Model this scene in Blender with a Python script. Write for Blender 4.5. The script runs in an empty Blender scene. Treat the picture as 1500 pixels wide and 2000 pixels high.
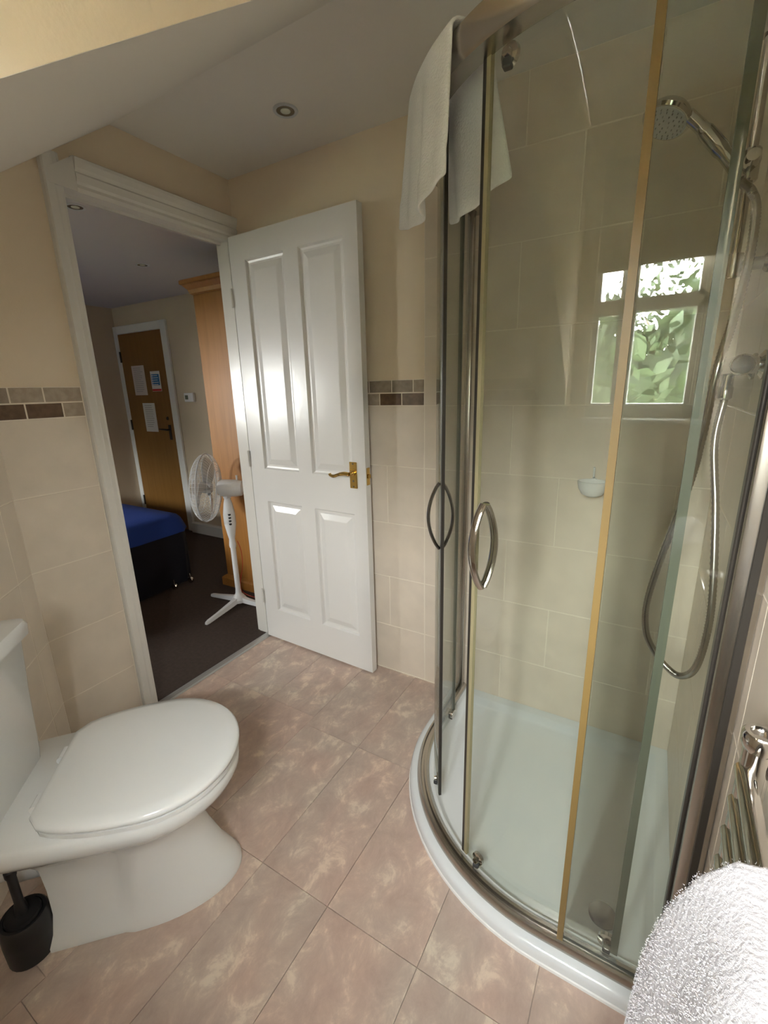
import bpy, bmesh, math, random
from mathutils import Vector, Matrix
random.seed(7)
C = bpy.context.scene.collection
sc = bpy.context.scene
R = math.radians

# ------------------------------------------------------------ camera, world, light, exposure
cam_d = bpy.data.cameras.new('camera'); cam = bpy.data.objects.new('camera', cam_d); C.objects.link(cam)
F_PX = 880.22
cam_d.sensor_fit = 'VERTICAL'; cam_d.sensor_height = 36.0; cam_d.lens = 36.0 * F_PX / 2000.0
cam_d.clip_start = 0.02; cam_d.clip_end = 200
CX, CY, CZ, YAW, PITCH, ROLL = 1.7571, -1.6645, 1.3228, .5375, -.2672, -.0253
_f = Vector((-math.sin(YAW)*math.cos(PITCH), math.cos(YAW)*math.cos(PITCH), math.sin(PITCH)))
_r = Vector((math.cos(YAW), math.sin(YAW), 0)); _u = _r.cross(_f)
_R = math.cos(ROLL)*_r + math.sin(ROLL)*_u; _U = -math.sin(ROLL)*_r + math.cos(ROLL)*_u
cam.matrix_world = Matrix(((_R.x, _U.x, -_f.x, CX), (_R.y, _U.y, -_f.y, CY), (_R.z, _U.z, -_f.z, CZ), (0, 0, 0, 1)))
sc.camera = cam

w = bpy.data.worlds.new('sky'); sc.world = w; w.use_nodes = True
nt = w.node_tree; bg = nt.nodes['Background']
tc = nt.nodes.new('ShaderNodeTexCoord'); sp = nt.nodes.new('ShaderNodeSeparateXYZ'); cr = nt.nodes.new('ShaderNodeValToRGB')
nt.links.new(tc.outputs['Generated'], sp.inputs[0]); nt.links.new(sp.outputs['Z'], cr.inputs[0]); nt.links.new(cr.outputs[0], bg.inputs[0])
cr.color_ramp.elements[0].position = 0.0; cr.color_ramp.elements[0].color = (.985, .985, .98, 1)
cr.color_ramp.elements[1].position = .6; cr.color_ramp.elements[1].color = (.965, .98, 1, 1)
bg.inputs[1].default_value = 34.0

def area(name, loc, rot, sx, sy, power=None, col=(1, 1, 1)):
    l = bpy.data.lights.new(name, 'AREA'); l.shape = 'RECTANGLE'; l.size = sx; l.size_y = sy; l.color = col
    o = bpy.data.objects.new(name, l); C.objects.link(o); o.location = loc; o.rotation_euler = rot
    if power is None: l.cycles.is_portal = True
    else: l.energy = power
    return o
# window openings: (x0, x1, z0, z1) in the plane y = -2.0 (bathroom) and y = -2.3 (bedroom)
WB = (1.42, 1.90, 1.185, 2.12)
WR = (-2.6, -1.85, 1.0, 1.58)
area('bathroom_window_portal', ((WB[0]+WB[1])/2, -2.12, (WB[2]+WB[3])/2), (R(90), 0, 0), WB[1]-WB[0], WB[3]-WB[2])
area('bedroom_window_portal', ((WR[0]+WR[1])/2, -2.42, (WR[2]+WR[3])/2), (R(90), 0, 0), WR[1]-WR[0], WR[3]-WR[2])
vs = sc.view_settings
sc.display_settings.display_device = 'sRGB'
vs.view_transform = 'Standard'; vs.look = 'None'; vs.gamma = 1; vs.use_curve_mapping = False
vs.exposure = 1.85

# ------------------------------------------------------------ materials
def nodemat(name):
    m = bpy.data.materials.new(name); m.use_nodes = True
    return m, m.node_tree, m.node_tree.nodes['Principled BSDF']
def mat(name, col, rough=.5, metal=0, spec=.5, bump=0, bscale=60, var=0, vscale=4, coat=0, sheen=0):
    m, t, b = nodemat(name)
    b.inputs['Base Color'].default_value = (*col, 1); b.inputs['Roughness'].default_value = rough
    b.inputs['Metallic'].default_value = metal; b.inputs['Specular IOR Level'].default_value = spec
    b.inputs['Coat Weight'].default_value = coat; b.inputs['Sheen Weight'].default_value = sheen
    g = t.nodes.new('ShaderNodeNewGeometry')
    if var:
        n = t.nodes.new('ShaderNodeTexNoise'); n.inputs['Scale'].default_value = vscale; n.inputs['Detail'].default_value = 5
        t.links.new(g.outputs['Position'], n.inputs['Vector'])
        r = t.nodes.new('ShaderNodeValToRGB')
        r.color_ramp.elements[0].position = .3; r.color_ramp.elements[1].position = .7
        r.color_ramp.elements[0].color = (*[c*(1-var) for c in col], 1); r.color_ramp.elements[1].color = (*[min(1, c*(1+var)) for c in col], 1)
        t.links.new(n.outputs['Fac'], r.inputs[0]); t.links.new(r.outputs[0], b.inputs['Base Color'])
    if bump:
        n = t.nodes.new('ShaderNodeTexNoise'); n.inputs['Scale'].default_value = bscale; n.inputs['Detail'].default_value = 4
        t.links.new(g.outputs['Position'], n.inputs['Vector'])
        k = t.nodes.new('ShaderNodeBump'); k.inputs['Strength'].default_value = bump; k.inputs['Distance'].default_value = .01
        t.links.new(n.outputs['Fac'], k.inputs['Height']); t.links.new(k.outputs[0], b.inputs['Normal'])
    return m
def glassmat(name, tint, rough=0.0, refl=1.0):
    m = bpy.data.materials.new(name); m.use_nodes = True; t = m.node_tree; t.nodes.clear()
    o = t.nodes.new('ShaderNodeOutputMaterial'); mx = t.nodes.new('ShaderNodeMixShader')
    tr = t.nodes.new('ShaderNodeBsdfTransparent'); tr.inputs[0].default_value = (*tint, 1)
    gl = t.nodes.new('ShaderNodeBsdfGlossy'); gl.inputs['Roughness'].default_value = rough
    g = t.nodes.new('ShaderNodeNewGeometry'); d = t.nodes.new('ShaderNodeVectorMath'); d.operation = 'DOT_PRODUCT'
    t.links.new(g.outputs['Normal'], d.inputs[0]); t.links.new(g.outputs['Incoming'], d.inputs[1])
    def mt(op, a, b=None):
        n = t.nodes.new('ShaderNodeMath'); n.operation = op; n.use_clamp = op in ('SUBTRACT',)
        for i, x in enumerate((a, b)):
            if x is None: continue
            if isinstance(x, (int, float)): n.inputs[i].default_value = x
            else: t.links.new(x, n.inputs[i])
        return n.outputs[0]
    c = mt('ABSOLUTE', d.outputs['Value']); s = mt('SUBTRACT', 1.0, c); p = mt('POWER', s, 5.0)
    f = mt('ADD', mt('MULTIPLY', p, .955), .045*refl)
    t.links.new(f, mx.inputs[0]); t.links.new(tr.outputs[0], mx.inputs[1]); t.links.new(gl.outputs[0], mx.inputs[2])
    t.links.new(mx.outputs[0], o.inputs[0])
    return m
def woodmat(name, c1, c2, rough=.4, vertical=True, scale=1.0, coord='Position'):
    m, t, b = nodemat(name)
    g = t.nodes.new('ShaderNodeNewGeometry'); mp = t.nodes.new('ShaderNodeMapping')
    mp.inputs['Scale'].default_value = (14*scale, 14*scale, .9*scale) if vertical else (.9, 14, 14)
    n = t.nodes.new('ShaderNodeTexNoise'); n.inputs['Scale'].default_value = 2.2; n.inputs['Detail'].default_value = 6; n.inputs['Distortion'].default_value = .8
    r = t.nodes.new('ShaderNodeValToRGB'); r.color_ramp.elements[0].position = .35; r.color_ramp.elements[1].position = .65
    r.color_ramp.elements[0].color = (*c1, 1); r.color_ramp.elements[1].color = (*c2, 1)
    t.links.new(g.outputs['Position'], mp.inputs[0]); t.links.new(mp.outputs[0], n.inputs['Vector'])
    t.links.new(n.outputs['Fac'], r.inputs[0]); t.links.new(r.outputs[0], b.inputs['Base Color']); b.inputs['Roughness'].default_value = rough
    return m
def floormat():
    m, t, b = nodemat('vinyl_tile')
    g = t.nodes.new('ShaderNodeNewGeometry'); oi = t.nodes.new('ShaderNodeObjectInfo')
    off = t.nodes.new('ShaderNodeVectorMath'); off.operation = 'MULTIPLY_ADD'
    cb = t.nodes.new('ShaderNodeCombineXYZ')
    for i in range(3): t.links.new(oi.outputs['Random'], cb.inputs[i])
    t.links.new(cb.outputs[0], off.inputs[0]); off.inputs[1].default_value = (3, 2, 1); t.links.new(g.outputs['Position'], off.inputs[2])
    mp = t.nodes.new('ShaderNodeMapping'); mp.inputs['Rotation'].default_value = (0, 0, R(25)); mp.inputs['Scale'].default_value = (1.0, .7, 1)
    t.links.new(off.outputs[0], mp.inputs[0])
    n1 = t.nodes.new('ShaderNodeTexNoise'); n1.inputs['Scale'].default_value = 15; n1.inputs['Detail'].default_value = 9; n1.inputs['Roughness'].default_value = .68; n1.inputs['Distortion'].default_value = .35
    n2 = t.nodes.new('ShaderNodeTexNoise'); n2.inputs['Scale'].default_value = 4.5; n2.inputs['Detail'].default_value = 4; n2.inputs['Distortion'].default_value = .4
    t.links.new(mp.outputs[0], n1.inputs['Vector']); t.links.new(mp.outputs[0], n2.inputs['Vector'])
    r1 = t.nodes.new('ShaderNodeValToRGB'); e = r1.color_ramp.elements
    e[0].position = .28; e[0].color = (.47, .355, .30, 1); e[1].position = .72; e[1].color = (.82, .69, .55, 1)
    x = e.new(.42); x.color = (.53, .41, .345, 1); x = e.new(.52); x.color = (.58, .455, .38, 1); x = e.new(.575); x.color = (.64, .51, .42, 1); x = e.new(.62); x.color = (.74, .615, .50, 1)
    r2 = t.nodes.new('ShaderNodeValToRGB'); e = r2.color_ramp.elements
    e[0].position = .35; e[0].color = (1.03, .97, .95, 1); e[1].position = .65; e[1].color = (.95, .98, .98, 1)
    mx = t.nodes.new('ShaderNodeMix'); mx.data_type = 'RGBA'; mx.blend_type = 'MULTIPLY'; mx.inputs['Factor'].default_value = 1
    t.links.new(n1.outputs['Fac'], r1.inputs[0]); t.links.new(n2.outputs['Fac'], r2.inputs[0])
    t.links.new(r1.outputs[0], mx.inputs['A']); t.links.new(r2.outputs[0], mx.inputs['B']); t.links.new(mx.outputs['Result'], b.inputs['Base Color'])
    b.inputs['Roughness'].default_value = .42; b.inputs['Specular IOR Level'].default_value = .35
    return m
def stonemat(name, col, dark):
    m, t, b = nodemat(name)
    g = t.nodes.new('ShaderNodeNewGeometry')
    n = t.nodes.new('ShaderNodeTexNoise'); n.inputs['Scale'].default_value = 45; n.inputs['Detail'].default_value = 6
    v = t.nodes.new('ShaderNodeTexVoronoi'); v.inputs['Scale'].default_value = 70
    t.links.new(g.outputs['Position'], n.inputs['Vector']); t.links.new(g.outputs['Position'], v.inputs['Vector'])
    r = t.nodes.new('ShaderNodeValToRGB'); r.color_ramp.elements[0].position = .35; r.color_ramp.elements[1].position = .68
    r.color_ramp.elements[0].color = (*dark, 1); r.color_ramp.elements[1].color = (*col, 1)
    t.links.new(n.outputs['Fac'], r.inputs[0]); t.links.new(r.outputs[0], b.inputs['Base Color']); b.inputs['Roughness'].default_value = .55
    k = t.nodes.new('ShaderNodeBump'); k.inputs['Strength'].default_value = .4; k.inputs['Distance'].default_value = .003
    t.links.new(v.outputs['Distance'], k.inputs['Height']); t.links.new(k.outputs[0], b.inputs['Normal'])
    return m
M = dict(
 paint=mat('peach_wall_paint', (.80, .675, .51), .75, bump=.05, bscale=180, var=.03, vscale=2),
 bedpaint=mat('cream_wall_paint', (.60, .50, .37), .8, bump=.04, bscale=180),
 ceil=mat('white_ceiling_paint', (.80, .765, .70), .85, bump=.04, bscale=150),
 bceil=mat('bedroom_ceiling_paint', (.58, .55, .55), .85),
 gloss=mat('white_gloss_paint', (.74, .715, .66), .22, spec=.5, bump=.03, bscale=35),
 doorw=mat('white_door_gloss', (.76, .745, .715), .25, spec=.42, bump=.05, bscale=30),
 tile=mat('cream_ceramic_tile', (.73, .64, .53), .33, spec=.45, var=.05, vscale=9, bump=.03, bscale=25),
 grout=mat('pale_grout', (.84, .76, .64), .85),
 mgrout=mat('white_grout', (.72, .65, .55), .85),
 floor=floormat(), fgrout=mat('vinyl_joint', (.46, .37, .315), .6),
 ceramic=mat('white_ceramic', (.82, .83, .82), .08, spec=.6, coat=.4),
 lid=mat('white_toilet_lid_plastic', (.84, .85, .84), .16, spec=.55),
 tray=mat('white_tray_acrylic', (.78, .81, .82), .16, spec=.55),
 seal=mat('silicone', (.86, .86, .84), .4),
 chrome=mat('chrome', (.62, .60, .57), .10, 1), satin=mat('satin_chrome', (.50, .47, .43), .26, 1), dchrome=mat('dark_chrome', (.30, .29, .28), .2, 1),
 brass=mat('polished_brass', (.66, .45, .14), .2, 1),
 glass=glassmat('shower_glass', (.955, .975, .95)), pane=glassmat('window_glass', (.98, .99, .98)),
 edge=mat('dark_glass_edge', (.035, .03, .025), .3), gedge=mat('green_glass_edge', (.20, .25, .20), .25),
 gold=mat('yellowed_plastic_seal', (.23, .15, .05), .45), seal2=mat('aged_clear_seal', (.33, .29, .17), .4), strip=mat('grey_plastic_seal', (.11, .115, .085), .4),
 btowel=mat('darkened_white_terry', (.46, .44, .45), .95, bump=.3, bscale=200), towel=mat('white_terry', (.86, .845, .82), .95, bump=.35, bscale=260, sheen=.3),  # bath towel: white terry darkened in its colour to offset strong window light
 black=mat('black_plastic', (.012, .012, .013), .45), rubber=mat('dark_rubber', (.05, .05, .05), .7),
 carpet=mat('brown_carpet', (.075, .050, .038), .98, bump=.9, bscale=350, var=.15, vscale=60),
 oak=woodmat('oak_veneer', (.22, .105, .024), (.25, .123, .03), .4), pine=woodmat('pine', (.33, .14, .028), (.39, .17, .038), .4),
 blue=mat('blue_cotton', (.008, .042, .26), .9, bump=.1, bscale=200), navy=mat('navy_cotton', (.0035, .0045, .012), .95),
 mattress=mat('mattress_ticking', (.10, .10, .13), .9),
 wplast=mat('white_plastic', (.78, .79, .80), .35), gplast=mat('clear_grey_plastic', (.55, .57, .58), .4),
 paper=mat('white_paper', (.74, .72, .70), .8), ppaper=mat('pinkish_paper', (.70, .62, .60), .8), signblue=mat('sign_blue', (.03, .17, .42), .5), signred=mat('sign_red', (.6, .04, .04), .5),
 iron=mat('black_iron', (.015, .012, .011), .45), bulb=mat('lamp_lens', (.75, .78, .62), .2), thr=mat('aluminium_strip', (.50, .50, .48), .4, .6),
 pvc=mat('white_upvc', (.80, .80, .78), .3), blind=mat('cream_blind_fabric', (.50, .45, .36), .9),
 lcd=mat('lcd_grey', (.12, .14, .10), .3), skirt=mat('skirting_grey', (.42, .39, .34), .6), red=mat('red_wire', (.5, .05, .03), .5),
 leaf=mat('leaf_green', (.026, .042, .013), .7, var=.5, vscale=3), bark=mat('bark', (.10, .07, .05), .9), grass=mat('grass', (.04, .06, .02), .95),
 soap=mat('frosted_soap_dish', (.80, .80, .78), .25), cloth=mat('dark_grey_cloth', (.05, .052, .06), .9), skin=mat('skin', (.42, .25, .17), .5), hair=mat('dark_hair', (.02, .014, .01), .7),
 fin=mat('face_nozzles', (.22, .22, .22), .5),
)
STN = [stonemat('pale_travertine', (.46, .38, .29), (.36, .29, .21)), stonemat('grey_travertine', (.36, .29, .22), (.27, .22, .165)),
       stonemat('dark_brown_travertine', (.17, .10, .055), (.105, .06, .032)), stonemat('taupe_travertine', (.24, .18, .13), (.17, .125, .09))]

# ------------------------------------------------------------ mesh helpers
def tagt(o, label, cat, group=None):
    o['label'] = label; o['category'] = cat
    if group: o['group'] = group
    return o
def thing(name, label, cat, loc=(0, 0, 0), rz=0, group=None):
    o = bpy.data.objects.new(name, None); C.objects.link(o); o.location = loc; o.rotation_euler = (0, 0, rz); o.empty_display_size = .05
    bpy.context.view_layer.update()
    return tagt(o, label, cat, group)
def obj(name, bm, m, parent=None, smooth=True, world=False, angle=35, label=None):
    me = bpy.data.meshes.new(name); bmesh.ops.recalc_face_normals(bm, faces=bm.faces[:]); bm.to_mesh(me); bm.free()
    for x in (m if isinstance(m, (list, tuple)) else [m]): me.materials.append(x)
    if smooth: me.shade_auto(angle) if hasattr(me, 'shade_auto') else me.set_sharp_from_angle(angle=R(angle))
    if smooth:
        for p in me.polygons: p.use_smooth = True
        me.set_sharp_from_angle(angle=R(angle))
    o = bpy.data.objects.new(name, me); C.objects.link(o)
    if parent:
        o.parent = parent
        if world: o.matrix_parent_inverse = parent.matrix_world.inverted()
    if label: o['label'] = label
    return o
def struct(name, bm, m, parent=None, smooth=False, label=None):
    o = obj(name, bm, m, parent, smooth, world=bool(parent))
    if not parent: o['kind'] = 'structure'
    return o
def sobj(name, label=None):
    o = bpy.data.objects.new(name, None); C.objects.link(o); o['kind'] = 'structure'; o.empty_display_size = .05
    return o
B = bmesh.new
def box(bm, a, b, bev=0, seg=1, mi=0, rot=None, piv=None):
    r = bmesh.ops.create_cube(bm, size=1); vsx = r['verts']
    s = [abs(b[i]-a[i]) for i in range(3)]; c = [(a[i]+b[i])/2 for i in range(3)]
    for v in vsx: v.co = Vector((v.co.x*s[0]+c[0], v.co.y*s[1]+c[1], v.co.z*s[2]+c[2]))
    fs = list({f for v in vsx for f in v.link_faces})
    if bev:
        es = list({e for v in vsx for e in v.link_edges})
        q = bmesh.ops.bevel(bm, geom=es, offset=bev, segments=seg, affect='EDGES', profile=.5)
        fs = q['faces'] + [f for f in fs if f.is_valid]
        vsx = list({v for f in fs for v in f.verts})
    if rot is not None:
        p = Vector(piv if piv is not None else c)
        for v in vsx: v.co = p + rot @ (v.co - p)
    for f in fs: f.material_index = mi
    return bm
def loft(bm, rings, cap0=True, cap1=True, closed=True, mi=0):
    rs = [[bm.verts.new(p) for p in r] for r in rings]; n = len(rs[0])
    for a, b in zip(rs, rs[1:]):
        for i in range(n if closed else n-1):
            j = (i+1) % n
            f = bm.faces.new((a[i], a[j], b[j], b[i])); f.material_index = mi
    if cap0 and closed: bm.faces.new(rs[0][::-1]).material_index = mi
    if cap1 and closed: bm.faces.new(rs[-1]).material_index = mi
    return bm
def tube(bm, pts, r, seg=12, caps=True, closed=False, mi=0, flat=None):
    pts = [Vector(p) for p in pts]; n = len(pts); rad = r if isinstance(r, (list, tuple)) else [r]*n
    T = []
    for i in range(n):
        if closed: d = pts[(i+1) % n]-pts[i-1]
        else: d = pts[min(i+1, n-1)]-pts[max(i-1, 0)]
        T.append(d.normalized())
    up = Vector((0, 0, 1)) if abs(T[0].z) < .9 else Vector((1, 0, 0))
    N = (up - T[0]*up.dot(T[0])).normalized(); rings = []
    for i in range(n):
        N = (N - T[i]*N.dot(T[i])).normalized(); Bn = T[i].cross(N)
        fx = flat or (1, 1)
        rings.append([pts[i] + rad[i]*(math.cos(2*math.pi*k/seg)*N*fx[0] + math.sin(2*math.pi*k/seg)*Bn*fx[1]) for k in range(seg)])
    if closed: rings.append(rings[0])
    if closed:
        rs = [[bm.verts.new(p) for p in rr] for rr in rings[:-1]]; rs.append(rs[0])
        for a, b in zip(rs, rs[1:]):
            for i in range(seg): bm.faces.new((a[i], a[(i+1) % seg], b[(i+1) % seg], b[i])).material_index = mi
        return bm
    return loft(bm, rings, caps, caps, mi=mi)
def spline(pts, k=8):
    P = [Vector(p) for p in pts]; P = [2*P[0]-P[1]] + P + [2*P[-1]-P[-2]]; out = []
    for i in range(1, len(P)-2):
        for j in range(k):
            t = j/k; a, b, c, d = P[i-1:i+3]
            out.append(.5*((2*b)+(c-a)*t+(2*a-5*b+4*c-d)*t*t+(3*b-a-3*c+d)*t**3))
    out.append(P[-2]); return out
def lathe(bm, prof, seg=24, loc=(0, 0, 0), M3=None, cap0=True, cap1=True, mi=0):
    rings = []
    for r, z in prof:
        ring = []
        for k in range(seg):
            v = Vector((r*math.cos(2*math.pi*k/seg), r*math.sin(2*math.pi*k/seg), z))
            if M3 is not None: v = M3 @ v
            ring.append(v + Vector(loc))
        rings.append(ring)
    return loft(bm, rings, cap0, cap1, mi=mi)
def frame(n, up=(0, 0, 1)):      # 3x3 with local z along n, local y along up
    n = Vector(n).normalized(); up = Vector(up); x = up.cross(n).normalized(); y = n.cross(x)
    return Matrix((x, y, n)).transposed()
def prism(bm, poly, h, M4, mi=0):  # polygon in local xy extruded along local z by h
    a = [M4 @ Vector((p[0], p[1], 0)) for p in poly]; b = [M4 @ Vector((p[0], p[1], h)) for p in poly]
    return loft(bm, [a, b], mi=mi)
def m4(n, o, up=(0, 0, 1)): return Matrix.Translation(Vector(o)) @ frame(n, up).to_4x4()

# ------------------------------------------------------------ dimensions
HC = 2.235; XD = 1.938; YC = -1.058; XT = .9665; BB, BT = 1.2535, 1.3556; YB = -2.0
DA, DB_, HH = -.040, -.727, 1.984          # doorway: hinge side, latch side, head
SL = .72; YS = -.522                        # slope of the ceiling
def slope_z(y): return HC + SL*(y-YS)
Q = math.sqrt(.5)
XC1 = 0 + (YC-YB)                           # x where the splayed wall meets the back wall
BX0, BX1, BY0, BY1, BZ = -2.87, -.10, -2.3, 1.07, 2.13    # bedroom

# ------------------------------------------------------------ structure
b = B(); box(b, (.0, -2.12, -.10), (2.06, .12, -.004)); fl = struct('floor', b, M['fgrout'])
b = B(); box(b, (-3.0, -2.42, -.12), (.0, 1.2, 0)); struct('floor_bedroom', b, M['carpet'])
# ceiling: flat part, sloping part
b = B(); box(b, (-.0, YS, HC), (2.06, .12, HC+.1)); box(b, (1.24, -2.12, HC), (2.06, YS, HC+.1)); struct('ceiling', b, M['ceil'])
b = B(); y1 = -2.3
prism(b, [(YS, HC), (y1, slope_z(y1)), (y1, slope_z(y1)+.1), (YS, HC+.1)], 1.2395, Matrix(((0, 0, 1, 0), (1, 0, 0, 0), (0, 1, 0, 0), (0, 0, 0, 1))))
struct('ceiling_slope', b, M['ceil'])
b = B(); prism(b, [(YS-.001, HC-.0005), (y1, slope_z(y1)+.0008), (y1, HC-.0005)], -.08, Matrix(((0, 0, 1, 1.24), (1, 0, 0, 0), (0, 1, 0, 0), (0, 0, 0, 1))))
struct('wall_dormer', b, M['paint'])
# wall with the doorway (x = 0, faces +x)
b = B()
box(b, (-.06, DA+.027, 0), (0, .1, HC+.1)); box(b, (-.06, -1.6, 0), (0, DB_-.027, HC+.1)); box(b, (-.06, DB_-.027, HH+.027), (0, DA+.027, HC+.1))
wall_l = struct('wall_left', b, M['paint'])
b = B(); box(b, (-.0, 0, 0), (2.06, .1, HC+.1)); wall_f = struct('wall_far', b, M['paint'])
b = B(); box(b, (XD, -2.12, 0), (XD+.1, .1, HC+.1)); wall_r = struct('wall_right', b, M['paint'])
# splayed wall behind the toilet
b = B(); L = (YC-YB)*math.sqrt(2)+.1
prism(b, [(-.02, 0), (L, 0), (L, HC), (-.02, HC)], -.08, Matrix(((Q, 0, Q, 0), (-Q, 0, Q, YC), (0, 1, 0, 0), (0, 0, 0, 1))))
wall_c = struct('wall_corner', b, M['paint'])
# back wall with the window
b = B()
box(b, (XC1-.1, YB-.12, 0), (2.06, YB, WB[2])); box(b, (1.14, YB-.12, WB[2]), (WB[0], YB, HC+.1)); box(b, (WB[1], YB-.12, WB[2]), (2.06, YB, HC+.1)); box(b, (WB[0], YB-.12, WB[3]), (WB[1], YB, HC+.1))
wall_b = struct('wall_back', b, M['paint'])
# bedroom shell
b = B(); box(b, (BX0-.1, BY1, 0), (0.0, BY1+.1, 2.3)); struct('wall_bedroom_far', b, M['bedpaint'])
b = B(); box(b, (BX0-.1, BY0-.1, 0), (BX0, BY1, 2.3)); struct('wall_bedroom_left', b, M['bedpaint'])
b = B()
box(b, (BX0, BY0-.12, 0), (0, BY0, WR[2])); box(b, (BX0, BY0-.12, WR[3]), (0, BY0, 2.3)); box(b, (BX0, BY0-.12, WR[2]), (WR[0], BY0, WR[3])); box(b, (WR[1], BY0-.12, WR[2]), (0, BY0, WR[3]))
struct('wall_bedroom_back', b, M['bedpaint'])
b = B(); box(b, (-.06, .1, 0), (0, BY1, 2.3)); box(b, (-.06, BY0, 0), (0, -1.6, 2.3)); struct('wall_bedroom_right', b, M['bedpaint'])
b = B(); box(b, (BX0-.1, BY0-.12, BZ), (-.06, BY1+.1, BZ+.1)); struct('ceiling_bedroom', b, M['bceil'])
b = B(); box(b, (BX0, BY1-.05, 0), (-2.90+.03, BY1, .10)); box(b, (-2.055, BY1-.05, 0), (-.1, BY1, .10), .004)
bs = struct('baseboard_far', b, M['pvc'])
b = B(); box(b, (BX0, -2.3, 0), (BX0+.02, BY1-.05, .10), .003); struct('baseboard_left', b, M['pvc'])

# ------------------------------------------------------------ tiles
_tc = {}
def tile_mesh(name, w_, h_, th, m, bev=.0012):
    key = (name, round(w_, 4), round(h_, 4), th, m.name)
    if key in _tc: return _tc[key]
    b = B(); hw, hh = w_/2, h_/2
    rings = [[(-hw, -hh, 0), (hw, -hh, 0), (hw, hh, 0), (-hw, hh, 0)], [(-hw, -hh, th-bev*.7), (hw, -hh, th-bev*.7), (hw, hh, th-bev*.7), (-hw, hh, th-bev*.7)],
             [(-hw+bev, -hh+bev, th), (hw-bev, -hh+bev, th), (hw-bev, hh-bev, th), (-hw+bev, hh-bev, th)]]
    loft(b, rings); me = bpy.data.meshes.new(name); bmesh.ops.recalc_face_normals(b, faces=b.faces[:]); b.to_mesh(me); b.free(); me.materials.append(m); _tc[key] = me
    return me
def put_tile(name, parent, O, n, u0, u1, z0, z1, th, m, gap=.0032, tilt=0):
    me = tile_mesh(name, u1-u0-gap, z1-z0-gap, th, m); fr = frame(n); x = fr.col[0]
    p = Vector(O) + x*((u0+u1)/2) + Vector((0, 0, (z0+z1)/2)) if abs(Vector(n).z) < .5 else Vector(O)
    o = bpy.data.objects.new(name, me); C.objects.link(o); o.parent = parent
    mw = Matrix.Translation(p) @ fr.to_4x4()
    if tilt: mw = mw @ Matrix.Rotation(random.uniform(-tilt, tilt), 4, 'X') @ Matrix.Rotation(random.uniform(-tilt, tilt), 4, 'Y')
    o.matrix_world = mw
    return o
TW = .351
ROWS = [0, .24, .489, .747, 1.003, 1.2535]; ROWS_UP = [1.2535, 1.509, 1.775, 2.04, HC]
def tile_field(parent, O, n, ua, ub, rows, offs, first=0):
    for i, (z0, z1) in enumerate(zip(rows, rows[1:])):
        u = offs[(first+i) % 2]
        while u > ua: u -= TW
        while u < ub - .004:
            a, c = max(u, ua), min(u+TW, ub)
            if c-a > .012: put_tile('tile', parent, O, n, a, c, z0, z1, .005, M['tile'], tilt=.0012)
            u += TW
def mosaic(parent, O, n, ua, ub, top, bot, ct, cb):
    mid = (BB+BT)/2
    for edges, cols, z0, z1 in ((top, ct, mid, BT), (bot, cb, BB, mid)):
        e = [ua]+[x for x in edges if ua < x < ub]+[ub]
        for k, (a, c) in enumerate(zip(e, e[1:])):
            if c-a > .008: put_tile('stone', parent, O, n, a, c, z0, z1, .006, STN[cols[k % len(cols)]], gap=.005, tilt=.006)
def grout(parent, O, n, rects, m=None):
    b = B(); fr = frame(n); Mx = Matrix.Translation(Vector(O)) @ fr.to_4x4()
    for u0, u1, z0, z1 in rects: prism(b, [(u0, z0), (u1, z0), (u1, z1), (u0, z1)], .0043, Mx)
    return obj('grout', b, m or M['grout'], parent, smooth=False)
# wall far (n = -y, u = x)
n = (0, -1, 0); O = (0, 0, 0)
tile_field(wall_f, O, n, .004, XT, ROWS, (.789, .964+.002), first=1)
tile_field(wall_f, O, n, XT, XD-.003, ROWS[:], (.789, .966), first=1)
tile_field(wall_f, O, n, XT, XD-.003, ROWS_UP, (.789, .966), first=0)
mosaic(wall_f, O, n, .004, XT, [.819-.108*k for k in range(7, -1, -1)]+[.917], [.761-.104*k for k in range(7, -1, -1)]+[.865], [0, 1, 0, 1, 0, 1, 0, 1, 1], [3, 0, 2, 0, 3, 1, 3, 0, 2][::1])
grout(wall_f, O, n, [(0, XD, 0, BT), (XT, XD, BT, HC)])
# wall left (n = +x, u = y)
n = (1, 0, 0)
tile_field(wall_l, (0, 0, 0), n, YC, -.787, ROWS, (YC, YC))
mosaic(wall_l, (0, 0, 0), n, YC, -.787, [-1.003, -.906], [-.966, -.856], [1, 0, 0], [2, 2, 0])
grout(wall_l, (0, 0, 0), n, [(YC, -.785, 0, BT)])
# wall corner (n = (Q,Q), u runs toward -(camera side); frame x = z cross n = (-Q, Q))
n = (Q, Q, 0); O = (0, YC, 0); Lc = (YC-YB)*math.sqrt(2)
tile_field(wall_c, O, n, -Lc+.004, -.003, ROWS, (-.09, -.09))
mosaic(wall_c, O, n, -Lc+.004, -.003, [-.11*k for k in range(11, 0, -1)], [-.055-.11*k for k in range(11, 0, -1)], [0, 1, 0], [2, 0, 3])
grout(wall_c, O, n, [(-Lc, 0, 0, BT)])
# wall right (n = -x, u = -y)
n = (-1, 0, 0); O = (XD, 0, 0)
tile_field(wall_r, O, n, .003, .86, ROWS, (.21, .38)); tile_field(wall_r, O, n, .003, .86, ROWS_UP, (.38, .21))
tile_field(wall_r, O, n, .86, 2.0, ROWS, (.21, .38))
mosaic(wall_r, O, n, .86, 2.0, [.93+.11*k for k in range(10)], [.98+.11*k for k in range(10)], [0, 1, 0], [2, 0, 3])
grout(wall_r, O, n, [(0, 2.0, 0, BT), (0, .86, BT, HC)])
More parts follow.
